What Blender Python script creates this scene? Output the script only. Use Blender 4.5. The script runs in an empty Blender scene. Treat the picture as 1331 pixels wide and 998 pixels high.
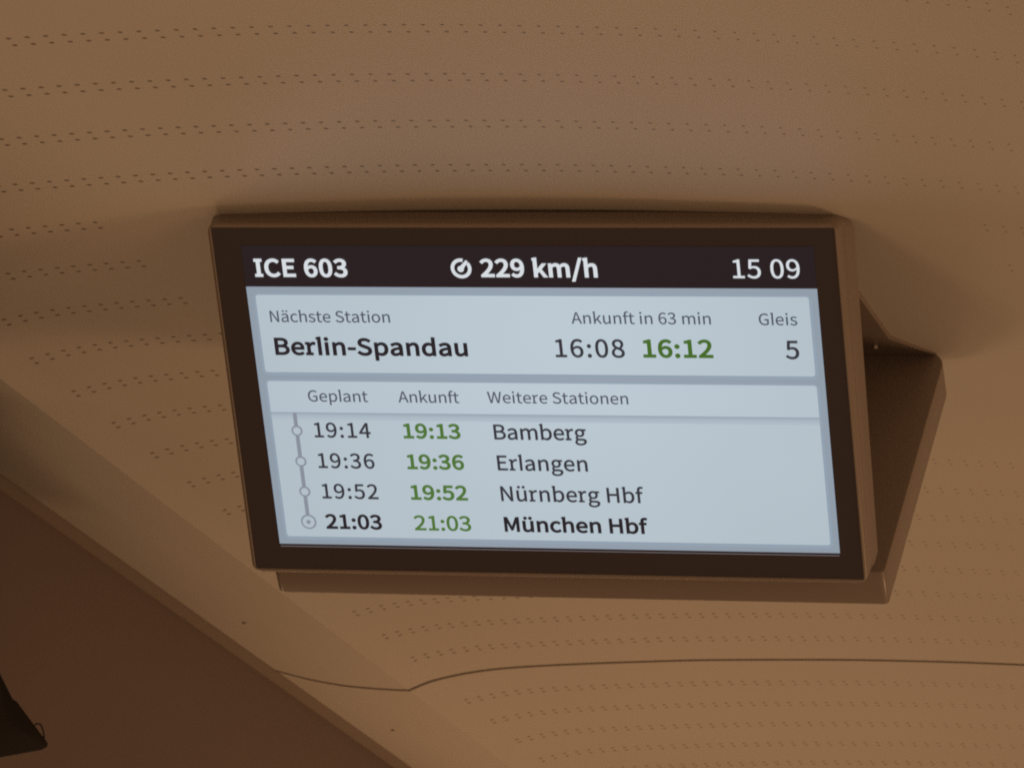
import bpy, bmesh, math, json
from mathutils import Vector, Matrix
from mathutils.geometry import delaunay_2d_cdt

# ------------------------------------------------------------------ scene, camera, world, lamps
scene = bpy.context.scene
COL = scene.collection
scene.render.engine = 'CYCLES'
scene.cycles.use_denoising = False
scene.cycles.filter_width = 2.0
scene.cycles.max_bounces = 6
scene.cycles.sample_clamp_indirect = 4.0
scene.view_settings.view_transform = 'Standard'
scene.view_settings.look = 'None'
scene.view_settings.exposure = 0.0
scene.view_settings.gamma = 1.0

CAM = Vector((1.0338009, -3.6057152, -0.9636644))
RIGHT = Vector((0.962439, 0.2595928, 0.0795155))
UP = Vector((-0.0084823, -0.2639836, 0.9644899))
FWD = Vector((-0.2713654, 0.9289372, 0.2518662))
cam_data = bpy.data.cameras.new('camera')
cam_data.sensor_width = 36.0
cam_data.lens = 6989.1 / 1331.0 * 36.0
cam_data.clip_start = 0.05
cam_data.clip_end = 100.0
cam_data.dof.use_dof = True
cam_data.dof.focus_distance = 3.78
cam_data.dof.aperture_fstop = 45.0
cam = bpy.data.objects.new('camera', cam_data)
COL.objects.link(cam)
m = Matrix((RIGHT, UP, -FWD)).transposed().to_4x4()
m.translation = CAM
cam.matrix_world = m
scene.camera = cam

world = bpy.data.worlds.new('World')
scene.world = world
world.use_nodes = True
wbg = world.node_tree.nodes['Background']
wbg.inputs['Color'].default_value = (1.0, 0.58, 0.31, 1)
wbg.inputs['Strength'].default_value = 0.158


def area(name, loc, target, sx, sy, power, color):
    d = bpy.data.lights.new(name, 'AREA')
    d.shape = 'RECTANGLE'
    d.size, d.size_y = sx, sy
    d.energy = power
    d.color = color
    o = bpy.data.objects.new(name, d)
    COL.objects.link(o)
    o.location = loc
    o.rotation_euler = (Vector(target) - Vector(loc)).to_track_quat('-Z', 'Y').to_euler()
    return o


WARM = (1.0, 0.585, 0.31)
area('aisle_lamp', (-0.40, 1.85, -0.85), (-0.25, 2.0, 0.1), 0.45, 0.45, 1.9, WARM)
area('rear_fill', (-0.90, -2.3, -1.5), (-0.1, 0.0, 0.1), 0.6, 0.6, 6.0, WARM)  # added fill from behind the camera, lifts the ceiling
area('edge_glint_fill', (1.36, 0.42, -0.92), (0.3, 0.1, 0.1), 0.5, 0.5, 4.2, WARM)  # added fill at right: lifts the ceiling, glints on the rear panel edge
area('recess_fill', (1.9, -1.7, -0.50), (0.2, 0.1, 0.0), 1.2, 1.0, 8.0, WARM)  # added fill that brightens the recess between the two panels
area('window_side_lamp', (-1.40, 1.75, -1.42), (0.0, 0.0, 0.1), 0.8, 0.8, 8.5, WARM)


# ------------------------------------------------------------------ materials


def srgb(r, g, b):
    def f(c):
        c /= 255.0
        return c / 12.92 if c <= 0.04045 else ((c + 0.055) / 1.055) ** 2.4
    return (f(r), f(g), f(b), 1)


def mat(name, color, rough=0.5, spec=0.5, bump=0.0, bump_scale=400.0, tint=0.0):
    mt = bpy.data.materials.new(name)
    mt.use_nodes = True
    nt = mt.node_tree
    b = nt.nodes['Principled BSDF']
    b.inputs['Base Color'].default_value = (*color, 1)
    b.inputs['Roughness'].default_value = rough
    b.inputs['Specular IOR Level'].default_value = spec
    tc = nt.nodes.new('ShaderNodeTexCoord')
    if bump:
        nz = nt.nodes.new('ShaderNodeTexNoise')
        nz.inputs['Scale'].default_value = bump_scale
        nz.inputs['Detail'].default_value = 3
        nt.links.new(tc.outputs['Object'], nz.inputs['Vector'])
        bp = nt.nodes.new('ShaderNodeBump')
        bp.inputs['Strength'].default_value = bump
        bp.inputs['Distance'].default_value = 0.001
        nt.links.new(nz.outputs['Fac'], bp.inputs['Height'])
        nt.links.new(bp.outputs['Normal'], b.inputs['Normal'])
    if tint:
        n2 = nt.nodes.new('ShaderNodeTexNoise')
        n2.inputs['Scale'].default_value = 5.0
        n2.inputs['Detail'].default_value = 4
        nt.links.new(tc.outputs['Object'], n2.inputs['Vector'])
        mx = nt.nodes.new('ShaderNodeMix')
        mx.data_type = 'RGBA'
        mx.inputs['A'].default_value = (*[c * (1 - tint) for c in color], 1)
        mx.inputs['B'].default_value = (*[min(1, c * (1 + tint)) for c in color], 1)
        nt.links.new(n2.outputs['Fac'], mx.inputs['Factor'])
        nt.links.new(mx.outputs['Result'], b.inputs['Base Color'])
    return mt


def glow(name, rgb, strength=1.0, var=0.0):
    """lit pixels of the display and the painted bezel reflection: emission under the same glossy front"""
    mt = bpy.data.materials.new(name)
    mt.use_nodes = True
    nt = mt.node_tree
    b = nt.nodes['Principled BSDF']
    b.inputs['Base Color'].default_value = (0.004, 0.004, 0.004, 1)
    b.inputs['Roughness'].default_value = 0.35
    b.inputs['Specular IOR Level'].default_value = 0.3
    b.inputs['Emission Color'].default_value = srgb(*rgb)
    b.inputs['Emission Strength'].default_value = strength
    if var:
        # backlight a little uneven: strongest in the upper middle of the panel
        tc = nt.nodes.new('ShaderNodeTexCoord')
        vm = nt.nodes.new('ShaderNodeVectorMath')
        vm.operation = 'DISTANCE'
        nt.links.new(tc.outputs['Object'], vm.inputs[0])
        vm.inputs[1].default_value = (0.02, -0.14, -0.09)
        n2 = nt.nodes.new('ShaderNodeTexNoise')
        n2.inputs['Scale'].default_value = 9.0
        n2.inputs['Detail'].default_value = 5
        nt.links.new(tc.outputs['Object'], n2.inputs['Vector'])
        ad = nt.nodes.new('ShaderNodeMath')
        ad.operation = 'MULTIPLY_ADD'
        nt.links.new(n2.outputs['Fac'], ad.inputs[0])
        ad.inputs[1].default_value = 0.10
        nt.links.new(vm.outputs['Value'], ad.inputs[2])
        mr = nt.nodes.new('ShaderNodeMapRange')
        mr.inputs['From Min'].default_value = 0.05
        mr.inputs['From Max'].default_value = 0.29
        mr.inputs['To Min'].default_value = strength * (1 + var * 0.6)
        mr.inputs['To Max'].default_value = strength * (1 - var * 1.6)
        nt.links.new(ad.outputs[0], mr.inputs['Value'])
        nt.links.new(mr.outputs['Result'], b.inputs['Emission Strength'])
    return mt


# ceiling rows of paired holes (metres, carriage axes)
ROW0, ROWS, HOLE_X, PITCH = -0.56537, 0.0983504, -0.4784, 0.01290
PATCH_X, JOINT_Y = 0.322, -0.56537 + 20 * 0.0983504


def ceiling_material():
    mt = mat('ceiling_panel_paint', (0.60, 0.55, 0.48), 0.55, 0.35, 0.03, 300.0, 0.03)
    nt = mt.node_tree
    b = nt.nodes['Principled BSDF']
    L = nt.links.new

    def M(op, a, bb=None, c=None):
        n = nt.nodes.new('ShaderNodeMath')
        n.operation = op
        for i, v in enumerate((a, bb, c)):
            if v is None:
                continue
            if hasattr(v, 'links'):
                L(v, n.inputs[i])
            else:
                n.inputs[i].default_value = v
        return n.outputs[0]
    tc = nt.nodes.new('ShaderNodeTexCoord')
    sp = nt.nodes.new('ShaderNodeSeparateXYZ')
    L(tc.outputs['Object'], sp.inputs[0])
    X, Y = sp.outputs['X'], sp.outputs['Y']

    def sub(dy, dx):
        k = M('DIVIDE', M('SUBTRACT', Y, ROW0 + dy), ROWS)
        ey = M('MULTIPLY', M('SUBTRACT', k, M('ROUND', k)), ROWS)
        h = M('DIVIDE', M('SUBTRACT', X, HOLE_X + dx), PITCH)
        ex = M('MULTIPLY', M('SUBTRACT', h, M('ROUND', h)), PITCH)
        d = M('SQRT', M('ADD', M('MULTIPLY', ex, ex), M('MULTIPLY', ey, ey)))
        return d
    d = M('MINIMUM', sub(0.0, 0.0), sub(0.0135, -0.0006))
    hole = nt.nodes.new('ShaderNodeMapRange')
    hole.inputs['From Min'].default_value = 0.0016
    hole.inputs['From Max'].default_value = 0.0023
    hole.inputs['To Min'].default_value = 1.0
    hole.inputs['To Max'].default_value = 0.0
    finer = nt.nodes.new('ShaderNodeMapRange')
    finer.inputs['From Min'].default_value = -0.25
    finer.inputs['From Max'].default_value = 0.30
    finer.inputs['To Min'].default_value = 0.0
    finer.inputs['To Max'].default_value = 0.00095
    L(X, finer.inputs['Value'])
    L(M('ADD', d, finer.outputs[0]), hole.inputs['Value'])
    ax = M('ABSOLUTE', X)
    field = M('LESS_THAN', ax, 0.4815)
    # plain patches: round the display mount and along the panel joint
    inx = M('LESS_THAN', ax, PATCH_X)
    iny = M('MULTIPLY', M('GREATER_THAN', Y, -0.125), M('LESS_THAN', Y, 0.55))
    ok1 = M('SUBTRACT', 1.0, M('MULTIPLY', inx, iny))
    ok2 = M('GREATER_THAN', M('ABSOLUTE', M('SUBTRACT', Y, JOINT_Y)), 0.045)
    mask = M('MULTIPLY', M('MULTIPLY', hole.outputs[0], field), M('MULTIPLY', ok1, ok2))
    mx = nt.nodes.new('ShaderNodeMix')
    mx.data_type = 'RGBA'
    src = b.inputs['Base Color'].links[0].from_socket
    L(src, mx.inputs['A'])
    mx.inputs['B'].default_value = (0.19, 0.145, 0.105, 1)
    L(mask, mx.inputs['Factor'])
    L(mx.outputs['Result'], b.inputs['Base Color'])
    return mt


M_CEIL = ceiling_material()
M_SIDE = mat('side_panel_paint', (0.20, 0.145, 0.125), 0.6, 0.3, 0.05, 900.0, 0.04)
M_TRIM_SHADE = mat('shade_toned_trim', (0.26, 0.205, 0.165), 0.8, 0.2)  # shade of the curved edge is put into this colour
M_SHELL = mat('bronze_grey_plastic', (0.25, 0.20, 0.17), 0.34, 0.6, 0.06, 1500.0, 0.03)
M_FRAME = mat('frame_plastic', (0.27, 0.22, 0.185), 0.3, 0.5, 0.04, 1500.0)
M_GLASS = mat('black_cover_glass', (0.066, 0.056, 0.066), 0.28, 0.5)
M_BAG = mat('black_fabric', (0.022, 0.018, 0.017), 0.9, 0.2, 0.5, 700.0)
M_PLUG = mat('plug_plastic', (0.12, 0.095, 0.075), 0.6, 0.3)
M_SCREW = mat('screw_metal', (0.55, 0.5, 0.45), 0.3, 0.6)

# ------------------------------------------------------------------ helpers


def tag(o, label=None, cat=None, group=None, kind=None):
    if label:
        o['label'] = label
    if cat:
        o['category'] = cat
    if group:
        o['group'] = group
    if kind:
        o['kind'] = kind
    return o


def link(name, me, material=None, parent=None, smooth=False):
    if material:
        me.materials.clear()
        me.materials.append(material)
    if smooth:
        for p in me.polygons:
            p.use_smooth = True
    me.name = name
    o = bpy.data.objects.new(name, me)
    COL.objects.link(o)
    o.parent = parent
    return o


def from_bm(name, bm, material=None, parent=None, smooth=False):
    bmesh.ops.recalc_face_normals(bm, faces=bm.faces[:])
    me = bpy.data.meshes.new(name)
    bm.to_mesh(me)
    bm.free()
    return link(name, me, material, parent, smooth)


def auto_smooth(o, angle=35):
    me = o.data
    for p in me.polygons:
        p.use_smooth = True
    me.set_sharp_from_angle(angle=math.radians(angle))


def rounded_rect(x0, x1, z0, z1, r, n=8):
    """counter-clockwise outline in the x/z plane; r = one radius or four (br, tr, tl, bl)"""
    if not isinstance(r, (tuple, list)):
        r = (r,) * 4
    out = []
    for (cx, cz, a0, rr) in ((x1, z0, -90, r[0]), (x1, z1, 0, r[1]), (x0, z1, 90, r[2]), (x0, z0, 180, r[3])):
        sx = -1 if cx == x1 else 1
        sz = 1 if cz == z0 else -1
        for i in range(n + 1):
            a = math.radians(a0 + 90 * i / n)
            out.append((cx + sx * rr + rr * math.cos(a), cz + sz * rr + rr * math.sin(a)))
    return out


def loft(bm, loops, cap_front=True, cap_back=True):
    """skin a list of equal-length closed loops of 3-D points"""
    rings = [[bm.verts.new(p) for p in lp] for lp in loops]
    n = len(rings[0])
    for a, b in zip(rings[:-1], rings[1:]):
        for i in range(n):
            bm.faces.new((a[i], a[(i + 1) % n], b[(i + 1) % n], b[i]))
    if cap_front:
        bm.faces.new(rings[0])
    if cap_back:
        bm.faces.new(list(reversed(rings[-1])))


# ------------------------------------------------------------------ ceiling
LEFT = [(-0.5018, 0.0732), (-0.5010, 0.0729), (-0.5000, 0.0732), (-0.4957, 0.0753), (-0.4851, 0.0804), (-0.4736, 0.0846), (-0.4582, 0.0888),
        (-0.4428, 0.0924), (-0.4196, 0.0966), (-0.3963, 0.0995), (-0.3653, 0.1025), (-0.3265, 0.1055),
        (-0.2879, 0.1081), (-0.2400, 0.1110), (-0.2000, 0.1130), (-0.1300, 0.1152), (-0.0600, 0.1168), (0.0, 0.1171)]
COVE = [(-0.6400, 0.0897), (-0.6206, 0.0851), (-0.6002, 0.0809), (-0.5679, 0.0762), (-0.5400, 0.0742), (-0.5280, 0.0736), (-0.5100, 0.0732)]
half = COVE + LEFT
prof = half + [(-x, z) for x, z in reversed(half[:-1])]
LAM = 1.0658 / 1.06


def cscale(x, z):
    return (CAM.x + (x - CAM.x) * LAM, CAM.z + (z - CAM.z) * LAM)


XC = cscale(0, 0)[0]


def smooth_prof(pts, sub=4):
    """Catmull-Rom through the measured section, kept sharp at the two ridges"""
    out = []
    segs = []
    cur = [pts[0]]
    for p in pts[1:]:
        cur.append(p)
        if abs(abs(p[0]) - 0.5018) < 1e-6:
            segs.append(cur)
            cur = [p]
    segs.append(cur)
    for s in segs:
        for i in range(len(s) - 1):
            p0 = s[max(i - 1, 0)]
            p1, p2 = s[i], s[i + 1]
            p3 = s[min(i + 2, len(s) - 1)]
            for k in range(sub):
                t = k / sub
                q = []
                for j in (0, 1):
                    q.append(0.5 * (2 * p1[j] + (p2[j] - p0[j]) * t + (2 * p0[j] - 5 * p1[j] + 4 * p2[j] - p3[j]) * t * t
                                    + (3 * p1[j] - p0[j] - 3 * p2[j] + p3[j]) * t ** 3))
                out.append(tuple(q))
    out.append(pts[-1])
    return out


SECT = smooth_prof(prof)


def sect_at(Y):
    out = []
    for x, z in SECT:
        w = max(0.0, 1 - (x / 0.5) ** 2)
        X, Z = cscale(x, z)
        out.append((X, Y, Z - 0.0033 * (Y - 0.5) * w))
    return out


def ceil_z(x, Y):
    s = sect_at(Y)
    for a, b in zip(s[:-1], s[1:]):
        if a[0] <= x <= b[0]:
            return a[2] + (b[2] - a[2]) * (x - a[0]) / (b[0] - a[0])
    return s[-1][2]


def ceiling(y0, y1, label):
    bm = bmesh.new()
    n = 24
    lip = 0.0012
    rows = [y0, y0 + lip] + [y0 + (y1 - y0) * i / n for i in range(1, n)] + [y1 - lip, y1]
    vs = []
    up = 0.008
    for i, Y in enumerate(rows):
        dz = 0.0010 if i in (0, len(rows) - 1) else 0.0
        vs.append([bm.verts.new((x, yy, z + dz)) for x, yy, z in sect_at(Y)])
    first = [bm.verts.new((v.co.x, v.co.y, v.co.z + up)) for v in vs[0]]
    last = [bm.verts.new((v.co.x, v.co.y, v.co.z + up)) for v in vs[-1]]
    vs = [first] + vs + [last]
    for a, b in zip(vs[:-1], vs[1:]):
        for i in range(len(a) - 1):
            bm.faces.new((a[i], b[i], b[i + 1], a[i + 1]))
    o = from_bm('ceiling', bm, M_CEIL)
    auto_smooth(o, 20)
    # the underside looks down
    tag(o, label, 'ceiling', None, 'structure')
    return o


JW = 0.0022
ceiling(-5.0, JOINT_Y - JW, 'beige perforated vaulted ceiling panel the display hangs from')
ceiling(JOINT_Y + JW, 6.0, 'beige perforated ceiling panel beyond the curved joint line')

# dark rubber seal filling the joint between the two panels
bm = bmesh.new()
prof_y = ((JOINT_Y - JW - 0.0015, 0.004), (JOINT_Y - JW, -0.0006), (JOINT_Y, -0.0010), (JOINT_Y + JW, -0.0006), (JOINT_Y + JW + 0.0015, 0.004))
lines = [[bm.verts.new((x, yy, z + dz)) for x, _, z in sect_at(JOINT_Y)] for yy, dz in prof_y]
for a, b in zip(lines[:-1], lines[1:]):
    for i in range(len(a) - 1):
        bm.faces.new((a[i], a[i + 1], b[i + 1], b[i]))
seal = from_bm('ceiling_joint_seal', bm, mat('joint_seal', (0.17, 0.135, 0.11), 0.8, 0.2))
tag(seal, 'thin dark seal along the curved ceiling joint', 'seal', None, 'structure')

# ------------------------------------------------------------------ side panel left of the ceiling, beyond a trim strip with shade in its colour
gx, gz = sect_at(0)[0][0], sect_at(0)[0][2]
SIDE = [(gx - 0.0002, gz + 0.0012), (gx - 0.0030, gz + 0.0006), (gx - 0.0080, gz - 0.0022), (gx - 0.0115, gz - 0.0060), (gx - 0.014, gz - 0.016),
        (gx - 0.05, gz - 0.07), (gx - 0.11, gz - 0.17), (gx - 0.17, gz - 0.29), (gx - 0.22, gz - 0.43), (gx - 0.26, gz - 0.60), (gx - 0.28, gz - 0.80)]


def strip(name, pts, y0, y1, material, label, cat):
    bm = bmesh.new()
    n = 12
    rows = [[bm.verts.new((x, y0 + (y1 - y0) * i / n, z)) for x, z in pts] for i in range(n + 1)]
    for a, b in zip(rows[:-1], rows[1:]):
        for i in range(len(pts) - 1):
            bm.faces.new((a[i], b[i], b[i + 1], a[i + 1]))
    o = from_bm(name, bm, material)
    auto_smooth(o, 30)
    return tag(o, label, cat, None, 'structure')


strip('edge_trim', SIDE[:4], -5.0, 6.0, M_TRIM_SHADE, 'narrow trim strip with painted-in shade between ceiling edge and side wall', 'trim')
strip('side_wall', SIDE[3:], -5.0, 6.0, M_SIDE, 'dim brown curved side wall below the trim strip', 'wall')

# ------------------------------------------------------------------ the double sided display
TILT = 0.6831574
MOUNT = Vector((0.0, 0.11, ceil_z(0.0, 0.11)))
disp = bpy.data.objects.new('passenger_display', None)
COL.objects.link(disp)
disp.location = MOUNT
disp.empty_display_size = 0.1
tag(disp, 'double sided passenger information display hanging from the beige train ceiling', 'display')
CT, ST = math.cos(TILT), math.sin(TILT)


def F(x, y, z):
    """front panel axes (x across, y depth behind the glass, z up the glass) -> display axes"""
    return Vector((x, y * CT - z * ST, y * ST + z * CT)) - MOUNT


def Fbm(bm):
    for v in bm.verts:
        v.co = F(*v.co)


def flat(name, outline, y, material, parent):
    bm = bmesh.new()
    bm.faces.new([bm.verts.new((x, y, z)) for x, z in outline])
    Fbm(bm)
    me = bpy.data.meshes.new(name)
    bm.to_mesh(me)
    bm.free()
    return link(name, me, material, parent)


GX, GZ = 0.2300, 0.1363
# frame: a lip round the glass and the flat sides behind it
bm = bmesh.new()
OX0, OX1, OZ0, OZ1 = -GX - 0.0030, GX + 0.0030, -GZ - 0.0034, GZ + 0.0030


def ring(x0, x1, z0, z1, r, y):
    return [(x, y, z) for x, z in rounded_rect(x0, x1, z0, z1, r)]


loops = [ring(-GX, GX, -GZ, GZ, 0.0012, 0.0006),
         ring(-GX, GX, -GZ, GZ, 0.0012, -0.0004),
         ring(-GX - 0.0006, GX + 0.0006, -GZ - 0.0006, GZ + 0.0006, 0.0020, -0.0009),
         ring(OX0 + 0.0012, OX1 - 0.0012, OZ0 + 0.0012, OZ1 - 0.0012, 0.0060, -0.0006),
         ring(OX0 + 0.0003, OX1 - 0.0003, OZ0 + 0.0003, OZ1 - 0.0003, 0.0070, 0.0005),
         ring(OX0, OX1, OZ0, OZ1, 0.0075, 0.0018),
         ring(OX0, OX1, OZ0, OZ1, 0.0075, 0.0150),
         ring(OX0 + 0.0012, OX1 - 0.0012, OZ0 + 0.0012, OZ1 - 0.0012, 0.0075, 0.0156),
         ring(OX0 + 0.0015, OX1 - 0.0015, OZ0 + 0.0015, OZ1 - 0.0015, 0.0075, 0.0166)]
loft(bm, loops, False, True)
Fbm(bm)
frame = from_bm('front_frame', bm, M_FRAME, disp)
auto_smooth(frame, 40)

# rear shell of the front panel, flaring a little wider than the frame
bm = bmesh.new()
SX, ZT, ZB = 0.2388, OZ1 - 0.0002, OZ0 + 0.001


def shell_ring(sx, zt, zb, r, y, ch):
    pts = rounded_rect(-sx, sx, zb, zt, r)
    out = []
    for x, z in pts:
        lim = sx - max(0.0, (zb + 0.022 - z)) * ch
        out.append((max(-lim, min(lim, x)), y, z))
    return out


loops = [shell_ring(OX1 - 0.0008, ZT - 0.0008, ZB + 0.0008, 0.009, 0.0160, 0.0),
         shell_ring(OX1 + 0.0008, ZT, ZB, 0.010, 0.0170, 0.08),
         shell_ring(SX, ZT, ZB, 0.014, 0.0235, 0.30),
         shell_ring(SX - 0.001, ZT - 0.001, ZB + 0.001, 0.014, 0.0252, 0.30),
         shell_ring(SX - 0.004, ZT - 0.003, ZB + 0.003, 0.014, 0.0262, 0.30)]
loft(bm, loops, True, True)
Fbm(bm)
auto_smooth(from_bm('back_cover', bm, M_SHELL, disp), 40)

# glass
glass = flat('cover_glass', rounded_rect(-GX, GX, -GZ, GZ, 0.0012), 0.0, M_GLASS, disp)

# rear panel leaning the other way
RX0, RX1 = -0.2280, 0.2388
RY, RZ = 0.1125, -0.0938
RT, RL = 0.030, 0.2790


def B(x, u, d):
    """rear panel axes (x, u up the panel, d depth from the inner face) -> display axes"""
    return Vector((x, RY + u * ST + d * CT, RZ + u * CT - d * ST)) - MOUNT


bm = bmesh.new()


def rring(i, d, r=0.022):
    return [B(x, u, d) for x, u in rounded_rect(RX0 + i, RX1 - i, 0 + i, RL - i, (0.0035, r, r, 0.0055))]


loops = [rring(0.0012, 0.0), rring(0.0003, 0.0004), rring(0.0, 0.0012), rring(0.0, RT - 0.0012), rring(0.0003, RT - 0.0004), rring(0.0012, RT)]
loft(bm, loops)
rear = from_bm('rear_panel', bm, M_SHELL, disp)
auto_smooth(rear, 40)
bm = bmesh.new()
bm.faces.new([bm.verts.new(B(x, u, RT + 0.0006)) for x, u in rounded_rect(RX0 + 0.006, RX1 - 0.006, 0.006, RL - 0.006, 0.002)])
from_bm('rear_glass', bm, M_GLASS, rear)

# hinge between the two panels and the plate that carries them
bm = bmesh.new()
loops = []
for x in (-0.15, 0.15):
    sec = [F(x, 0.0255, -0.128), F(x, 0.0255, -0.095), B(x, 0.034, 0.001), B(x, 0.004, 0.001)]
    loops.append(sec)
loft(bm, loops)
from_bm('hinge', bm, M_SHELL, disp)
bm = bmesh.new()
loops = []
for x in (-0.12, 0.12):
    loops.append([Vector((x, yy, zz)) - MOUNT for yy, zz in ((-0.02, 0.117), (0.20, 0.117), (0.165, -0.01), (0.05, -0.01))])
loft(bm, loops)
from_bm('mounting_bracket', bm, M_SHELL, disp)

# plate on the ceiling between the two panels, flaring out towards the rear one
PZ = 0.1165
half_plate = [(0.2035, -0.0640), (0.2056, -0.0600), (0.2056, 0.2384), (0.2319, 0.2811), (0.2319, 0.2830)]
outline = half_plate + [(-x, y) for x, y in reversed(half_plate)]
bm = bmesh.new()
loops = [[Vector((x * 0.992, y, PZ)) - MOUNT for x, y in outline],
         [Vector((x, y, PZ + 0.0015)) - MOUNT for x, y in outline],
         [Vector((x, y, max(PZ + 0.0020, ceil_z(x, y) - 0.0004))) - MOUNT for x, y in outline]]
loft(bm, loops)
plate = from_bm('mounting_plate', bm, M_SHELL, disp)
auto_smooth(plate, 30)
for sx in (-1, 1):
    bm = bmesh.new()
    n = 16
    px, py, r = 0.1898 * sx, 0.2582, 0.0017
    loops = [[Vector((px + k * r * math.cos(2 * math.pi * i / n), py + k * r * math.sin(2 * math.pi * i / n), PZ - h)) - MOUNT for i in range(n)]
             for k, h in ((1, -0.0005), (1, 0.0016), (0.7, 0.0024))]
    loft(bm, loops)
    from_bm('screw', bm, M_SCREW, plate)

# ------------------------------------------------------------------ the picture on the screen
LX0, LX1, LZ0, LZ1, HZ = -0.2088, 0.2141, -0.1156, 0.0902, 0.1222
E_HEAD = glow('screen_header_black', (48, 38, 43), 0.6)
E_BORD = glow('screen_border', (148, 160, 174), 1.0, 0.05)
E_CARD = glow('screen_card', (185, 199, 208), 1.0, 0.06)
E_CARD_B = glow('screen_card_header', (187, 200, 210), 1.0, 0.06)
E_SH1 = glow('card_shade_soft', (143, 158, 173))
E_SH2 = glow('card_shade_softest', (146, 162, 177))
E_TOPSH = [glow('list_shade', c) for c in ((150, 163, 175), (160, 174, 185), (168, 182, 193), (173, 187, 198))]
E_WHITE = glow('header_text', (214, 220, 225))
E_DARK = glow('dark_text', (54, 53, 62))
E_BLACK = glow('bold_text', (38, 33, 40))
E_GREY = glow('label_text', (78, 84, 98))
E_GREEN = glow('green_text', (78, 116, 52))
E_GREENB = glow('deep_green_text', (68, 106, 40))
E_LINE = glow('route_line', (136, 143, 155))
E_REFLECTION = glow('bezel_reflection', (105, 98, 102))

screen = flat('screen', [(LX0, LZ0), (LX1, LZ0), (LX1, HZ), (LX0, HZ)], -0.0003, E_HEAD, disp)
flat('page_background', [(LX0, LZ0), (LX1, LZ0), (LX1, LZ1), (LX0, LZ1)], -0.0005, E_BORD, screen)
flat('bezel_reflection', [(LX0 + .0005, LZ0 - .0023), (LX1 - .0005, LZ0 - .0023), (LX1 - .0005, LZ0 - .0016), (LX0 + .0005, LZ0 - .0016)], -0.0005, E_REFLECTION, screen)  # glowing strip stands in for light caught on the bezel edge


def card(name, x0, x1, z0, z1, material, r=0.0022):
    for i, (g, mt) in enumerate(((0.0016, E_SH2), (0.0008, E_SH1))):
        flat('card_shadow', rounded_rect(x0 - g, x1 + g, z0 - g * 1.5, z1 + g * 0.6, r + g), -0.0006 - i * 0.0001, mt, screen)
    flat(name, rounded_rect(x0, x1, z0, z1, r), -0.0009, material, screen)


card('next_stop_card', -0.2024, 0.2076, 0.0229, 0.0840, E_CARD)
card('stop_list_card', -0.2021, 0.2078, -0.1092, 0.0159, E_CARD)
flat('list_header', rounded_rect(-0.2021, 0.2078, -0.0088, 0.0159, (0.0002, 0.0022, 0.0022, 0.0002)), -0.0011, E_CARD_B, screen)
z = -0.0088
for h, mt in zip((0.0009, 0.0012, 0.0016, 0.0022), E_TOPSH):
    flat('header_shadow', [(-0.2021, z - h), (0.2078, z - h), (0.2078, z), (-0.2021, z)], -0.0010, mt, screen)
    z -= h

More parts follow.
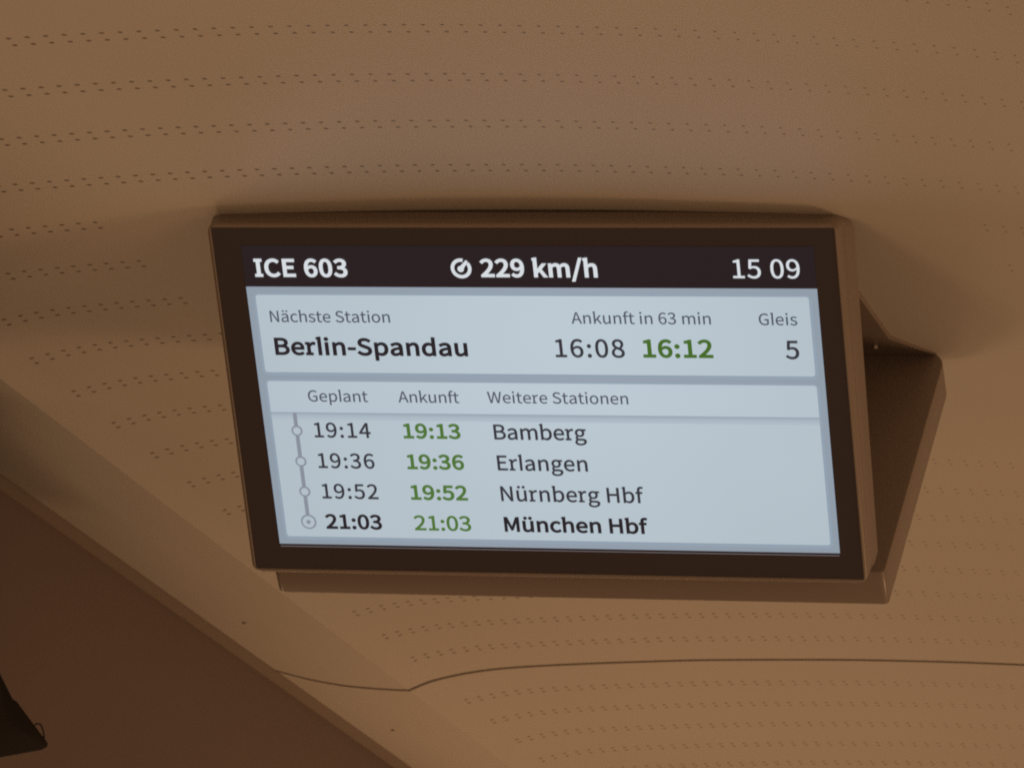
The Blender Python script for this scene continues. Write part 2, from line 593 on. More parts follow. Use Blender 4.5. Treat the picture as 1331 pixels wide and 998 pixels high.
# letter outlines: advance, then closed splines of [x, y, left handle, right handle] or plain corners, cap height 1000
GLYPHS = json.loads(r'''{" ":[306,[]],"-":[473,[[[63,334,63,366,179,334],[412,334,296,334,412,366],[412,430,412,398,296,430],[63,430,179,430,63,398]]]],"/":[535,[[[15,-244,151,198,45,-244],[106,-244,76,-244,242,198],[514,1083,378,641,484,1083],[424,1083,454,1083,288,641]]]],"0":[757,[[[379,-18,188,-18,569,-18],[690,503,690,154,690,850],[379,1018,569,1018,188,1018],[68,503,68,850,68,154]],[[379,83,492,83,266,83],[188,503,188,210,188,795],[379,920,266,920,492,920],[570,503,570,795,570,210]]]],"1":[757,[[[120,0,120,35,303,0],[668,0,486,0,668,35],[668,104,668,69,602,104],[468,104,535,104,468,402],[468,1000,468,701,436,1000],[372,1000,404,1000,318,969],[165,929,254,945,165,903],[165,850,165,876,225,850],[344,850,284,850,344,601],[344,104,344,352,269,104],[120,104,195,104,120,69]]]],"2":[757,[[[60,0,60,25,270,0],[689,0,479,0,689,36],[689,108,689,72,597,108],[412,108,504,108,362,108],[248,98,300,102,483,321],[641,724,641,524,641,902],[349,1018,528,1018,222,1018],[55,872,135,960,79,848],[127,801,103,824,183,868],[334,917,252,917,458,917],[518,719,518,834,518,547],[60,74,374,348,60,49]]]],"3":[757,[[[359,-18,203,-18,538,-18],[681,267,681,89,681,405],[469,521,587,492,469,523],[469,528,469,526,576,565],[647,768,647,647,647,926],[355,1018,524,1018,240,1018],[76,899,151,967,99,873],[143,820,121,846,201,877],[351,917,270,917,456,917],[520,759,520,854,520,651],[243,568,450,568,243,536],[243,472,243,504,475,472],[554,271,554,393,554,157],[351,86,471,86,237,86],[104,201,162,141,82,174],[40,120,61,147,105,48]]]],"4":[757,[[[464,0,464,92,503,0],[581,0,542,0,581,92],[581,276,581,184,626,276],[715,276,670,276,715,309],[715,375,715,342,670,375],[581,375,626,375,581,583],[581,1000,581,792,535,1000],[443,1000,489,1000,305,786],[27,357,166,572,27,330],[27,276,27,303,173,276],[464,276,318,276,464,184]],[[464,375,464,477,362,375],[157,375,259,375,233,489],[385,716,309,603,413,765],[465,864,441,816,467,864],[471,864,469,864,468,813],[464,682,464,731,464,580]]]],"5":[757,[[[357,-18,201,-18,525,-18],[685,325,685,106,685,546],[383,644,548,644,323,644],[233,604,278,629,242,701],[259,894,251,797,385,894],[636,894,510,894,636,929],[636,1000,636,965,474,1000],[150,1000,312,1000,139,844],[117,533,128,689,140,519],[184,491,162,505,241,529],[351,550,284,550,476,550],[558,322,558,465,558,176],[345,86,464,86,229,86],[100,196,156,139,79,169],[37,115,58,142,105,48]]]],"6":[757,[[[411,-18,220,-18,566,-18],[698,307,698,113,698,517],[420,621,589,621,342,621],[194,501,255,576,199,810],[452,915,312,915,512,915],[610,839,572,885,633,864],[681,915,657,890,625,975],[446,1018,550,1018,252,1018],[76,477,76,869,76,147]],[[196,401,210,194,262,494],[400,528,338,528,521,528],[580,307,580,442,580,171],[411,80,506,80,285,80]]]],"8":[757,[[[382,-18,196,-18,569,-18],[694,240,694,95,694,378],[527,503,614,453,527,506],[527,510,527,508,585,557],[659,752,659,647,659,906],[385,1015,555,1015,229,1015],[111,761,111,913,111,656],[246,531,173,581,246,529],[246,525,246,527,154,476],[63,248,63,382,63,94]],[[450,543,517,603,332,589],[224,761,224,643,224,858],[383,922,291,922,490,922],[553,745,553,844,553,671]],[[383,75,499,75,263,75],[173,259,173,153,173,355],[311,486,231,434,453,428],[576,244,576,379,576,145]]]],"9":[757,[[[321,-18,211,-18,508,-18],[683,543,683,138,683,861],[347,1018,539,1018,191,1018],[60,693,60,888,60,487],[336,379,169,379,419,379],[566,501,505,427,557,191],[317,86,445,86,251,86],[147,162,191,115,125,136],[79,85,102,111,135,26]],[[565,606,551,812,498,510],[356,472,423,472,237,472],[177,693,177,559,177,831],[348,921,251,921,475,921]]]],":":[379,[[[190,532,139,532,239,532],[280,628,280,570,280,683],[190,723,239,723,139,723],[100,628,100,683,100,570]],[[190,-18,139,-18,239,-18],[280,76,280,20,280,134],[190,172,239,172,139,172],[100,76,100,134,100,20]]]],"A":[829,[[[5,0,118,333,48,0],[132,0,90,0,165,102],[229,306,197,204,351,306],[595,306,473,306,627,204],[690,0,658,102,735,0],[824,0,779,0,711,333],[484,1000,598,667,437,1000],[344,1000,391,1000,231,667]],[[261,405,362,405,277,457],[310,559,293,508,345,673],[409,898,378,780,411,898],[415,898,413,898,447,782],[516,559,479,673,532,508],[563,405,548,457,462,405]]]],"B":[896,[[[138,0,138,333,244,0],[456,0,350,0,679,0],[835,293,835,97,835,430],[632,532,750,509,632,534],[632,539,632,537,726,569],[778,756,778,656,778,932],[434,1000,636,1000,335,1000],[138,1000,236,1000,138,667]],[[263,576,313,576,263,684],[263,900,263,792,315,900],[417,900,366,900,574,900],[653,739,653,857,653,637],[412,576,584,576,362,576]],[[263,101,322,101,263,226],[263,477,263,352,322,477],[438,477,380,477,614,477],[711,297,711,422,711,162],[438,101,610,101,380,101]]]],"C":[870,[[[514,-18,265,-18,644,-18],[821,126,742,34,798,152],[752,206,775,179,688,135],[520,93,615,93,329,93],[209,503,209,251,209,753],[524,907,336,907,610,907],[729,813,675,869,751,840],[797,895,774,868,739,959],[523,1018,644,1018,269,1018],[79,499,79,823,79,175]]]],"E":[804,[[[138,0,138,333,335,0],[729,0,532,0,729,36],[729,108,729,72,573,108],[263,108,418,108,263,229],[263,472,263,351,390,472],[643,472,516,472,643,508],[643,580,643,544,516,580],[263,580,390,580,263,684],[263,894,263,789,413,894],[714,894,563,894,714,929],[714,1000,714,965,522,1000],[138,1000,330,1000,138,667]]]],"G":[940,[[[531,-18,267,-18,664,-18],[839,98,775,31,839,238],[839,518,839,378,729,518],[510,518,620,518,510,483],[510,413,510,448,581,413],[723,413,652,413,723,326],[723,151,723,239,683,115],[543,93,614,93,329,93],[209,503,209,251,209,753],[542,907,340,907,641,907],[757,813,707,865,780,840],[825,895,803,868,768,955],[538,1018,677,1018,273,1018],[79,499,79,823,79,175]]]],"H":[993,[[[138,0,138,333,180,0],[263,0,221,0,263,157],[263,472,263,315,419,472],[730,472,574,472,730,315],[730,0,730,157,772,0],[857,0,814,0,857,333],[857,1000,857,667,814,1000],[730,1000,772,1000,730,860],[730,581,730,721,574,581],[263,581,419,581,263,721],[263,1000,263,860,221,1000],[138,1000,180,1000,138,667]]]],"I":[470,[[[60,0],[410,0],[410,95],[298,95],[298,905],[410,905],[410,1000],[60,1000],[60,905],[172,905],[172,95],[60,95]]]],"M":[1108,[[[138,0,138,333,176,0],[251,0,213,0,251,185],[251,554,251,369,251,640],[235,849,243,761,236,849],[240,849,238,849,267,773],[321,621,294,697,384,447],[510,101,447,274,538,101],[595,101,567,101,658,274],[783,621,720,447,810,697],[864,849,837,773,865,849],[869,849,867,849,862,761],[853,554,853,640,853,369],[853,0,853,185,892,0],[970,0,931,0,970,333],[970,1000,970,667,920,1000],[819,1000,869,1000,755,822],[628,465,691,643,604,397],[558,256,584,326,556,256],[553,256,554,256,528,326],[480,465,506,397,417,643],[289,1000,353,822,239,1000],[138,1000,188,1000,138,667]]]],"N":[986,[[[138,0,138,333,177,0],[256,0,217,0,256,175],[256,525,256,350,256,630],[241,838,247,737,243,838],[247,838,245,838,283,769],[355,632,319,700,476,421],[719,0,598,211,762,0],[849,0,805,0,849,333],[849,1000,849,667,809,1000],[729,1000,769,1000,729,827],[729,480,729,653,729,377],[746,164,738,263,744,164],[739,164,742,164,704,232],[632,370,668,301,510,580],[266,1000,388,790,223,1000],[138,1000,181,1000,138,667]]]],"S":[813,[[[415,-18,273,-18,623,-18],[754,266,754,108,754,415],[548,533,664,483,501,554],[407,595,454,574,329,628],[240,763,240,664,240,851],[427,907,314,907,520,907],[655,814,593,872,677,841],[720,895,698,868,651,967],[427,1018,546,1018,246,1018],[112,753,112,907,112,607],[315,497,222,536,363,476],[458,434,411,455,554,392],[626,255,626,359,626,158],[416,93,548,93,312,93],[141,217,211,142,116,188],[65,130,90,159,151,40]]]],"W":[1198,[[[247,0,176,333,297,0],[397,0,347,0,447,201],[546,603,496,402,562,682],[596,831,581,754,598,831],[602,831,600,831,618,754],[651,603,633,682,701,402],[802,0,752,201,853,0],[955,0,904,0,1024,333],[1161,1000,1092,667,1121,1000],[1041,1000,1081,1000,1005,819],[933,456,969,637,915,348],[879,131,896,240,876,131],[870,131,873,131,846,240],[799,456,824,349,753,637],[660,1000,707,819,622,1000],[544,1000,583,1000,498,819],[407,456,452,637,382,348],[336,131,357,240,334,131],[330,131,332,131,310,240],[270,456,291,348,235,637],[165,1000,200,819,122,1000],[35,1000,79,1000,106,667]]]],"a":[768,[[[296,-18,172,-18,387,-18],[542,89,471,30,543,89],[546,89,544,89,549,59],[557,0,553,30,591,0],[659,0,625,0,659,152],[659,456,659,304,659,640],[402,760,584,760,282,760],[112,663,179,707,128,634],[160,577,144,606,218,617],[382,656,296,656,503,656],[535,469,535,565,220,434],[80,192,80,353,80,59]],[[332,83,402,83,258,83],[201,201,201,116,201,296],[535,386,285,357,535,317],[535,180,535,249,462,116]]]],"b":[843,[[[452,-18,383,-18,621,-18],[774,382,774,128,774,611],[479,760,670,760,396,760],[246,656,314,714,247,700],[251,789,249,744,251,888],[251,1086,251,987,209,1086],[78,1058],[78,1000],[126,988],[126,0,126,362,159,0],[225,0,192,0,229,25],[236,76,232,51,238,76],[241,76,240,76,306,18]],[[431,87,554,87,382,87],[251,164,315,106,251,294],[251,554,251,424,321,619],[447,655,386,655,589,655],[644,381,644,546,644,198]]]],"c":[696,[[[417,-18,221,-18,506,-18],[658,75,591,18,639,103],[603,160,621,131,557,119],[428,86,497,86,292,86],[199,370,199,199,199,540],[432,655,297,655,490,655],[580,591,538,629,601,618],[643,673,622,645,591,719],[427,760,524,760,236,760],[71,370,71,617,71,124]]]],"d":[846,[[[378,-18,192,-18,467,-18],[603,87,546,30,604,87],[607,87,606,87,611,58],[618,0,614,29,652,0],[720,0,686,0,720,362],[720,1086,720,724,678,1086],[595,1086,637,1086,595,991],[595,801,595,896,597,759],[602,674,599,716,536,727],[393,760,480,760,224,760],[72,370,72,610,72,123]],[[405,87,473,87,276,87],[201,371,201,192,201,540],[415,655,296,655,476,655],[595,577,533,633,595,447],[595,188,595,318,533,120]]]],"e":[756,[[[426,-18,228,-18,525,-18],[668,57,604,15,654,85],[625,141,639,113,569,104],[439,82,512,82,299,82],[194,341,202,183,360,341],[693,341,527,341,696,360],[698,412,698,385,698,623],[402,760,592,760,233,760],[71,370,71,611,71,126]],[[192,430,325,430,207,577],[405,660,300,660,521,660],[589,430,589,580,457,430]]]],"f":[443,[[[45,640,45,671,79,640],[146,640,112,640,146,427],[146,0,146,213,187,0],[270,0,229,0,270,213],[270,640,270,427,322,640],[427,640,375,640,427,673],[427,741,427,707,375,741],[270,741,322,741,270,780],[270,858,270,819,270,954],[375,1004,304,1004,401,1004],[458,984,431,997,467,1016],[486,1080,477,1048,452,1094],[362,1104,408,1104,214,1104],[146,859,146,1010,146,820],[146,741,146,780,112,739],[45,734,79,736,45,703]]]],"g":[769,[[[375,-341,195,-341,604,-341],[750,-85,750,-222,750,38],[492,91,663,91,444,91],[347,91,395,91,247,91],[217,172,217,126,217,213],[265,261,237,237,297,244],[374,235,338,235,527,235],[645,492,645,334,645,557],[585,645,621,611,636,645],[737,645,686,645,737,677],[737,741,737,709,651,741],[479,741,565,741,453,752],[374,760,416,760,225,760],[97,495,97,658,97,407],[194,296,145,334,194,294],[194,291,194,292,154,263],[112,153,112,214,112,94],[179,31,141,55,179,29],[179,25,179,27,109,-18],[70,-143,70,-79,70,-270]],[[374,319,460,319,289,319],[217,495,217,387,217,604],[374,668,288,668,462,668],[532,495,532,604,532,387]],[[393,-255,536,-255,258,-255],[179,-126,179,-205,179,-83],[254,0,201,-38,286,-8],[349,-11,322,-11,392,-11],[477,-11,435,-11,576,-11],[628,-105,628,-35,628,-181]]]],"h":[828,[[[126,0,126,362,167,0],[251,0,209,0,251,179],[251,538,251,358,325,613],[453,651,377,651,551,651],[593,453,593,592,593,302],[593,0,593,151,635,0],[718,0,676,0,718,156],[718,469,718,313,718,658],[491,760,647,760,390,760],[246,636,314,704,247,687],[251,789,249,738,251,888],[251,1086,251,987,209,1086],[78,1058],[78,1000],[126,988]]]],"i":[375,[[[126,0,126,247,167,0],[251,0,209,0,251,247],[251,741,251,494,209,741],[126,741,167,741,126,494]],[[188,894,139,894,237,894],[271,977,271,926,271,1025],[188,1057,237,1057,139,1057],[106,977,106,1025,106,926]]]],"k":[753,[[[126,0,126,362,166,0],[248,0,207,0,248,65],[248,195,248,130,295,249],[387,357,341,303,460,238],[604,0,532,119,649,0],[739,0,694,0,646,147],[460,442,553,295,542,542],[707,741,624,641,660,741],[568,741,614,741,463,611],[254,351,358,481,252,351],[248,351,250,351,248,596],[248,1086,248,841,207,1086],[78,1058],[78,1000],[126,988]]]],"l":[355,[[[126,0],[251,0],[251,1085],[180,1085],[60,1045],[60,985],[126,985]]]],"m":[1263,[[[126,0,126,247,167,0],[251,0,209,0,251,179],[251,538,251,358,318,614],[437,651,381,651,531,651],[574,453,574,592,574,302],[574,0,574,151,616,0],[698,0,657,0,698,179],[698,538,698,358,768,614],[885,651,828,651,980,651],[1023,453,1023,592,1023,302],[1023,0,1023,151,1065,0],[1147,0,1106,0,1147,156],[1147,469,1147,313,1147,658],[924,760,1075,760,832,760],[678,618,756,701,648,705],[473,760,588,760,385,760],[243,633,308,704,242,633],[240,633,241,633,236,669],[228,741,232,705,194,741],[126,741,160,741,126,494]]]],"n":[832,[[[126,0,126,247,167,0],[251,0,209,0,251,179],[251,538,251,358,325,613],[453,651,377,651,551,651],[593,453,593,592,593,302],[593,0,593,151,635,0],[718,0,676,0,718,156],[718,469,718,313,718,658],[491,760,647,760,390,760],[243,633,312,704,242,633],[240,633,241,633,236,669],[228,741,232,705,194,741],[126,741,160,741,126,494]]]],"o":[827,[[[413,-18,232,-18,595,-18],[756,370,756,124,756,617],[413,760,595,760,232,760],[71,370,71,617,71,124]],[[413,86,542,86,285,86],[199,370,199,199,199,540],[413,655,285,655,542,655],[629,370,629,540,629,199]]]],"p":[846,[[[126,-312,126,39,167,-312],[251,-312,209,-312,251,-229],[251,-61,251,-145,250,-18],[247,68,248,25,314,12],[452,-18,385,-18,621,-18],[774,382,774,128,774,611],[479,760,670,760,393,760],[243,655,310,711,242,655],[240,655,241,655,236,683],[228,741,232,712,194,741],[126,741,160,741,126,390]],[[431,87,554,87,382,87],[251,164,317,106,251,294],[251,554,251,424,322,619],[447,655,386,655,589,655],[644,381,644,546,644,198]]]],"r":[560,[[[50,0],[375,0],[375,88],[262,88],[251,476,251,317,300,602],[437,648,375,648,468,648],[509,636,484,644,517,672],[532,744,524,708,509,756],[453,760,486,760,371,760],[243,606,295,700,242,606],[240,606,241,606,236,651],[228,741,232,696,194,741],[50,741],[50,660],[137,660],[137,88],[50,88]]]],"s":[638,[[[319,-18,214,-18,494,-18],[588,202,588,82,588,342],[363,427,471,386,280,458],[203,555,203,486,203,614],[341,663,247,663,407,663],[509,598,458,634,529,623],[569,675,549,649,513,722],[340,760,431,760,177,760],[85,550,85,667,85,423],[300,336,196,374,382,306],[469,195,469,270,469,131],[323,79,422,79,235,79],[104,168,169,115,84,140],[44,85,64,112,113,26]]]],"t":[514,[[[357,-18,201,-18,404,-18],[495,10,453,-4,487,41],[471,104,479,72,446,93],[386,83,413,83,300,83],[271,225,271,135,271,363],[271,640,271,502,339,640],[473,640,406,640,473,673],[473,741,473,707,406,741],[271,741,339,741,271,810],[271,950,271,880,237,950],[168,950,202,950,163,880],[154,741,159,810,115,739],[37,734,76,736,37,703],[37,640,37,671,74,640],[147,640,111,640,147,503],[147,229,147,366,147,80]]]],"u":[828,[[[342,-18,186,-18,443,-18],[587,116,517,35,588,116],[591,116,589,116,594,77],[600,0,597,39,635,0],[704,0,669,0,704,247],[704,741,704,494,663,741],[580,741,621,741,580,566],[580,216,580,391,509,128],[379,90,456,90,281,90],[240,286,240,149,240,438],[240,741,240,589,198,741],[115,741,156,741,115,584],[115,271,115,428,115,82]]]],"ä":[768,[[[296,-18,172,-18,387,-18],[542,89,471,30,543,89],[546,89,544,89,549,59],[557,0,553,30,591,0],[659,0,625,0,659,152],[659,456,659,304,659,640],[402,760,584,760,282,760],[112,663,179,707,128,634],[160,577,144,606,218,617],[382,656,296,656,503,656],[535,469,535,565,220,434],[80,192,80,353,80,59]],[[332,83,402,83,258,83],[201,201,201,116,201,296],[535,386,285,357,535,317],[535,180,535,249,462,116]],[[261,896,217,896,304,896],[337,971,337,929,337,1014],[261,1046,304,1046,217,1046],[186,971,186,1014,186,929]],[[554,896,510,896,598,896],[630,971,630,929,630,1014],[554,1046,598,1046,510,1046],[477,971,477,1014,477,929]]]],"ü":[828,[[[342,-18,186,-18,443,-18],[587,116,517,35,588,116],[591,116,589,116,594,77],[600,0,597,39,635,0],[704,0,669,0,704,247],[704,741,704,494,663,741],[580,741,621,741,580,566],[580,216,580,391,509,128],[379,90,456,90,281,90],[240,286,240,149,240,438],[240,741,240,589,198,741],[115,741,156,741,115,584],[115,271,115,428,115,82]],[[266,896,224,896,310,896],[342,971,342,929,342,1014],[266,1046,310,1046,224,1046],[191,971,191,1014,191,929]],[[559,896,517,896,603,896],[636,971,636,929,636,1014],[559,1046,603,1046,517,1046],[484,971,484,1014,484,929]]]]}''')


def bezier_loop(s, steps=6):
    """closed outline -> list of points"""
    out = []
    n = len(s)
    for i in range(n):
        p, q = s[i], s[(i + 1) % n]
        p0, p3 = Vector(p[:2]), Vector(q[:2])
        c1 = Vector(p[4:6]) if len(p) == 6 else p0.lerp(p3, 1 / 3)
        c2 = Vector(q[2:4]) if len(q) == 6 else p3.lerp(p0, 1 / 3)
        d = (p3 - p0)
        bend = 0.0
        if d.length > 1e-9:
            nrm = Vector((-d.y, d.x)).normalized()
            bend = max(abs((c1 - p0).dot(nrm)), abs((c2 - p0).dot(nrm)))
        k = steps if bend > 0.01 * max(d.length, 1e-9) else 1
        for j in range(k):
            t = j / k
            u = 1 - t
            out.append(p0 * u ** 3 + c1 * (3 * u * u * t) + c2 * (3 * u * t * t) + p3 * t ** 3)
    res = []
    for v in out:
        if not res or (v - res[-1]).length > 1e-4:
            res.append(v)
    if (res[0] - res[-1]).length < 1e-4:
        res.pop()
    return res


def grow(loop, off):
    """offset an outline to its right-hand side, which is outwards for these letterforms"""
    if off == 0:
        return loop
    n = len(loop)
    out = []
    for i in range(n):
        a, b, c = loop[i - 1], loop[i], loop[(i + 1) % n]
        d1, d2 = (b - a).normalized(), (c - b).normalized()
        n1, n2 = Vector((d1.y, -d1.x)), Vector((d2.y, -d2.x))
        mm = n1 + n2
        if mm.length < 1e-3:
            mm = n1.copy()
        mm.normalize()
        out.append(b + mm * (off / max(0.45, mm.dot(n1))))
    return out


def winding(pt, loops):
    w = 0
    for lp in loops:
        n = len(lp)
        for i in range(n):
            a, b = lp[i], lp[(i + 1) % n]
            if (a.y <= pt.y) != (b.y <= pt.y):
                x = a.x + (pt.y - a.y) * (b.x - a.x) / (b.y - a.y)
                if x > pt.x:
                    w += 1 if b.y > a.y else -1
    return w


def curve_mesh(glyph_list, offset):
    verts, faces = [], []
    for splines in glyph_list:
        if not splines:
            continue
        loops = [grow(bezier_loop(s), offset) for s in splines]
        pts, edges = [], []
        for lp in loops:
            k = len(pts)
            pts += lp
            edges += [(k + i, k + (i + 1) % len(lp)) for i in range(len(lp))]
        vo, eo, fo = delaunay_2d_cdt(pts, edges, [], 0, 1e-5)[:3]
        base = len(verts)
        verts += [(v.x, v.y, 0.0) for v in vo]
        for f in fo:
            c = sum((vo[i] for i in f), Vector((0, 0))) / len(f)
            if winding(c, loops) > 0:
                faces.append([base + i for i in f])
    me = bpy.data.meshes.new('text')
    me.from_pydata(verts, [], faces)
    return me


def layout(text, cap, bold, xscale, track):
    k = cap / 1000.0
    x = 0.0
    out = []
    for ch in text:
        adv, ss = GLYPHS[ch]
        out.append([[[(p[i] * k * xscale + x) if i % 2 == 0 else p[i] * k for i in range(len(p))] for p in s] for s in ss])
        x += adv * k * xscale + track
    return out


def extent(splines):
    xs = [p[0] for gl in splines for s in gl for p in s]
    return min(xs), max(xs)


def write(name, text, x0, x1, base, cap, material, bold=0.0, xscale=None):
    """set one line of text between x0 and x1 (mm on the glass)"""
    if xscale is None:
        xscale = 1.06 if bold < 0.05 else 1.16
    cap_n = cap - 2 * bold * cap * 0.5
    a, b = extent(layout(text, cap, bold, xscale, 0.0))
    n = max(1, len(text) - 1)
    want = (x1 - x0) - bold * cap
    track = (want - (b - a)) / n
    if len(text) == 1:
        track = 0.0
    sp = layout(text, cap_n, bold, xscale, 0.0)
    a, b = extent(sp)
    track = (want - (b - a)) / n if len(text) > 1 else 0.0
    sp = layout(text, cap_n, bold, xscale, track)
    a, b = extent(sp)
    me = curve_mesh(sp, bold * cap * 0.5)
    sh = x0 + bold * cap * 0.5 - a
    for v in me.vertices:
        v.co = F((v.co.x + sh) / 1000.0, -0.0014, (v.co.y + base + bold * cap * 0.5) / 1000.0)
    return link(name, me, material, screen)


BD, MD, LB = 0.085, 0.042, 0.022
write('route_text', 'ICE 603', -200.3, -130.0, 98.2, 14.2, E_WHITE, BD, 1.09)
write('speed_text', '229 km/h', -30.3, 55.9, 98.5, 14.2, E_WHITE, BD, 1.09)
write('clock_text', '15 09', 154.6, 203.0, 98.4, 14.3, E_WHITE, 0.022)
write('label_text', 'Nächste Station', -193.2, -102.4, 62.8, 8.9, E_GREY, LB)
write('station_text', 'Berlin-Spandau', -192.6, -46.7, 36.7, 13.8, E_BLACK, BD)
write('label_text', 'Ankunft in 63 min', 33.0, 135.3, 62.8, 8.9, E_GREY, LB)
write('label_text', 'Gleis', 170.2, 198.0, 62.5, 8.9, E_GREY, LB)
write('planned_time_text', '16:08', 18.6, 70.0, 36.6, 14.2, E_DARK, MD)
write('expected_time_text', '16:12', 83.4, 134.8, 36.8, 14.2, E_GREENB, BD)
write('platform_text', '5', 187.5, 196.6, 36.5, 14.2, E_DARK, MD)
write('label_text', 'Geplant', -172.0, -126.4, 0.0, 8.9, E_GREY, LB)
write('label_text', 'Ankunft', -103.4, -57.4, -0.1, 8.9, E_GREY, LB)
write('label_text', 'Weitere Stationen', -36.0, 68.8, 0.2, 8.9, E_GREY, LB)
for i, (pl, ex, st) in enumerate((('19:14', '19:13', 'Bamberg'), ('19:36', '19:36', 'Erlangen'), ('19:52', '19:52', 'Nürnberg Hbf'), ('21:03', '21:03', 'München Hbf'))):
    base = -28.7 - 24.58 * i
    last = i == 3
    write('planned_time_text', pl, -170.7, -127.5, base, 12.0, E_BLACK if last else E_DARK, BD if last else MD)
    write('expected_time_text', ex, -102.7, -59.4, base, 12.0, E_GREEN, 0.055 if last else BD)
    write('station_text', st, -34.2, (35.0, 33.5, 73.0, 73.9)[i], base, 12.0, E_BLACK if last else E_DARK, BD if last else MD)


def disc(cx, cz, r, n=40):
    return [(cx + r * math.cos(2 * math.pi * i / n), cz + r * math.sin(2 * math.pi * i / n)) for i in range(n)]


def annulus(bm, cx, cz, r0, r1, y, a0=0, a1=360, n=48):
    A = [math.radians(a0 + (a1 - a0) * i / n) for i in range(n + 1)]
    o = [bm.verts.new((cx + r1 * math.cos(a), y, cz + r1 * math.sin(a))) for a in A]
    q = [bm.verts.new((cx + r0 * math.cos(a), y, cz + r0 * math.sin(a))) for a in A]
    for i in range(n):
        bm.faces.new((o[i], o[i + 1], q[i + 1], q[i]))


def poly(bm, pts, y):
    bm.faces.new([bm.verts.new((x, y, z)) for x, z in pts])


# route line with its stops
bm = bmesh.new()
poly(bm, [(-0.1855, -0.0970), (-0.1825, -0.0970), (-0.1825, -0.0092), (-0.1855, -0.0092)], -0.0012)
Fbm(bm)
from_bm('route_line', bm, E_LINE, screen)
for cz in (-0.0235, -0.0481, -0.0724):
    mk = flat('stop_marker', disc(-0.1838, cz, 0.0043), -0.0014, E_LINE, screen)
for cz in (-0.0235, -0.0481, -0.0724):
    flat('stop_marker_centre', disc(-0.1838, cz, 0.0029), -0.0016, E_CARD, screen)
flat('end_stop_marker', disc(-0.1838, -0.0969, 0.0060), -0.0014, E_LINE, screen)
flat('stop_marker_centre', disc(-0.1838, -0.0969, 0.0046), -0.0016, E_CARD, screen)
flat('end_stop_dot', disc(-0.1838, -0.0969, 0.0017), -0.0018, E_LINE, screen)

# speedometer sign beside the speed
bm = bmesh.new()
cx, cz = -0.0447, 0.1052
annulus(bm, cx, cz, 0.0051, 0.0077, -0.0012, 74, 360 + 38, 56)
a = math.radians(50)
dx, dz = math.cos(a), math.sin(a)
w0, w1, l = 0.0017, 0.0010, 0.0076
poly(bm, [(cx - 0.0005 * dx - dz * w0, cz - 0.0005 * dz + dx * w0), (cx - 0.0005 * dx + dz * w0, cz - 0.0005 * dz - dx * w0),
          (cx + l * dx + dz * w1, cz + l * dz - dx * w1), (cx + l * dx - dz * w1, cz + l * dz + dx * w1)], -0.0012)
poly(bm, disc(cx - 0.0003, cz - 0.0004, 0.0024, 24), -0.0014)
Fbm(bm)
from_bm('speed_icon', bm, E_WHITE, screen)

# ------------------------------------------------------------------ small fixings
def plug(x, Y, r, h, label, material, group=None):
    zc = ceil_z(x, Y)
    bm = bmesh.new()
    n = 16
    loops = [[(r * math.cos(2 * math.pi * i / n), r * math.sin(2 * math.pi * i / n), zz) for i in range(n)] for zz in (0.001, -h)]
    loops.append([(r * 0.6 * math.cos(2 * math.pi * i / n), r * 0.6 * math.sin(2 * math.pi * i / n), -h - r * 0.3) for i in range(n)])
    loft(bm, loops)
    o = from_bm('plug', bm, material)
    o.location = (x, Y, zc)
    return tag(o, label, 'plug', group)


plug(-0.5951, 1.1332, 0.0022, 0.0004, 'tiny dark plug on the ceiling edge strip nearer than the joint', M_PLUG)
plug(-0.5929, 1.6293, 0.0022, 0.0004, 'tiny dark plug on the ceiling edge strip beyond the joint', M_PLUG)

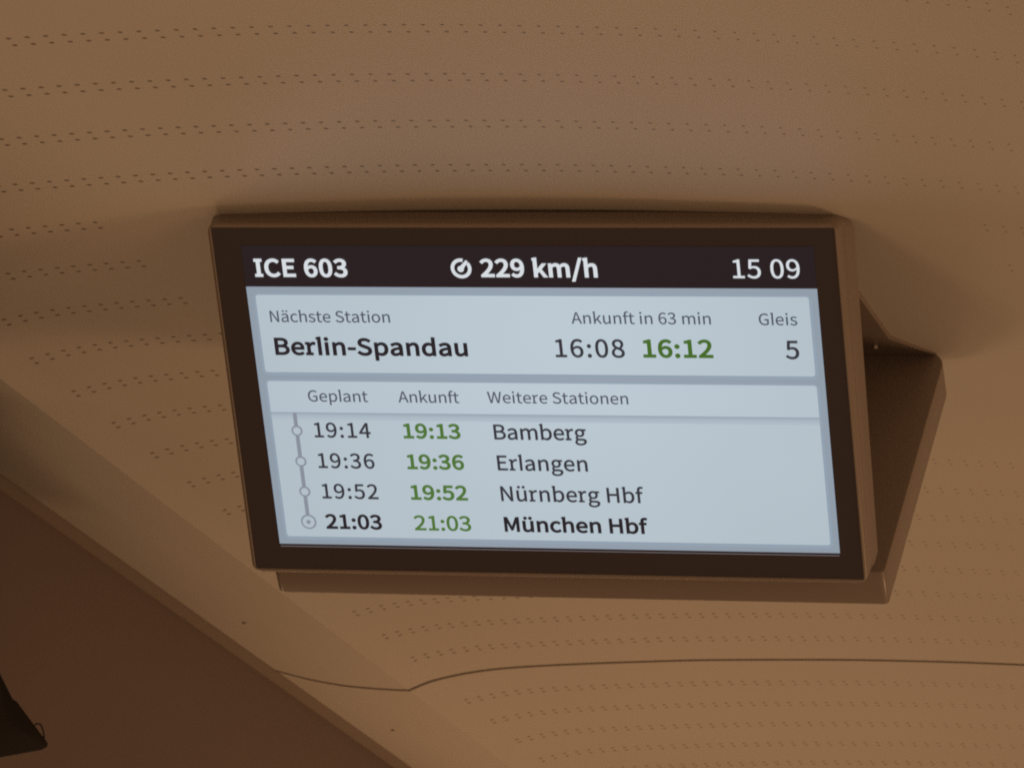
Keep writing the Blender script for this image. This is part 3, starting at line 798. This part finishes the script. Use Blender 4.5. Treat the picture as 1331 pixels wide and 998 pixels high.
# ------------------------------------------------------------------ black bag against the side wall, with unseen bulk added for shade
bag = bpy.data.objects.new('black_bag', None)
COL.objects.link(bag)
PO = Vector((-0.70, 0.76, -0.07))
bag.location = PO
bag.empty_display_size = 0.05
tag(bag, 'black fabric bag with a small loop jutting from the dim side wall, unseen rear bulk added to shade the ceiling edge', 'bag')
EDGE = [(-0.7215, -0.015), (-0.705, -0.041), (-0.690, -0.0645), (-0.6865, -0.0655), (-0.6775, -0.0755), (-0.663, -0.0915),
        (-0.6545, -0.1005), (-0.6525, -0.1035), (-0.6535, -0.1065), (-0.658, -0.1090), (-0.697, -0.1170), (-0.7700, -0.1310)]
bm = bmesh.new()
loops = []
cx = sum(x for x, z in EDGE) / len(EDGE)
cz = sum(z for x, z in EDGE) / len(EDGE)
for Y, sc in ((0.800, 0.985), (0.797, 1.0), (0.775, 1.0), (0.730, 0.99), (0.722, 0.95)):
    loops.append([Vector((x if x < -0.72 else cx + (x - cx) * sc, Y, cz + (z - cz) * sc)) - PO for x, z in EDGE])
for Y, xr, zt, zb in ((0.62, -0.650, 0.020, -0.17), (0.51, -0.608, 0.078, -0.25), (0.40, -0.567, 0.076, -0.26), (0.30, -0.530, 0.060, -0.26), (0.16, -0.520, 0.030, -0.26), (0.12, -0.56, 0.0, -0.22)):  # out-of-view bulk added to keep light off the ceiling edge
    wt, wb = -0.672 - 0.493 * (0.083 - zt), -0.672 - 0.493 * (0.083 - zb) + 0.004
    dx, dz = xr - wt, zt - zb
    loops.append([Vector((wt + dx * a, Y, zt - dz * b)) - PO for a, b in ((0, 0), (0.4, 0.01), (0.75, 0.04), (0.92, 0.10), (0.99, 0.20), (1, 0.35), (1, 0.55), (0.99, 0.72), (0.95, 0.85), (0.85, 0.95))]
                 + [Vector((wb + (xr - wb) * 0.4, Y, zb)) - PO, Vector((wb, Y, zb)) - PO])
loft(bm, loops)
body = from_bm('body', bm, M_BAG, bag)
auto_smooth(body, 40)


def tube(name, pts, r, material, parent, n=8):
    bm = bmesh.new()
    loops = []
    for i, p in enumerate(pts):
        a = pts[max(i - 1, 0)]
        b = pts[min(i + 1, len(pts) - 1)]
        t = (b - a).normalized()
        s = t.cross(Vector((0, 1, 0)))
        if s.length < 1e-4:
            s = t.cross(Vector((1, 0, 0)))
        s.normalize()
        q = t.cross(s)
        loops.append([p + s * (r * math.cos(2 * math.pi * k / n)) + q * (r * math.sin(2 * math.pi * k / n)) for k in range(n)])
    loft(bm, loops)
    o = from_bm(name, bm, material, parent, True)
    return o


tube('loop', [Vector((x, 0.797, z)) - PO for x, z in ((-0.6680, -0.0885), (-0.6655, -0.0862), (-0.6625, -0.0856), (-0.6600, -0.0872), (-0.6580, -0.0915), (-0.6565, -0.0960), (-0.6560, -0.1000))], 0.0007, M_BAG, bag)
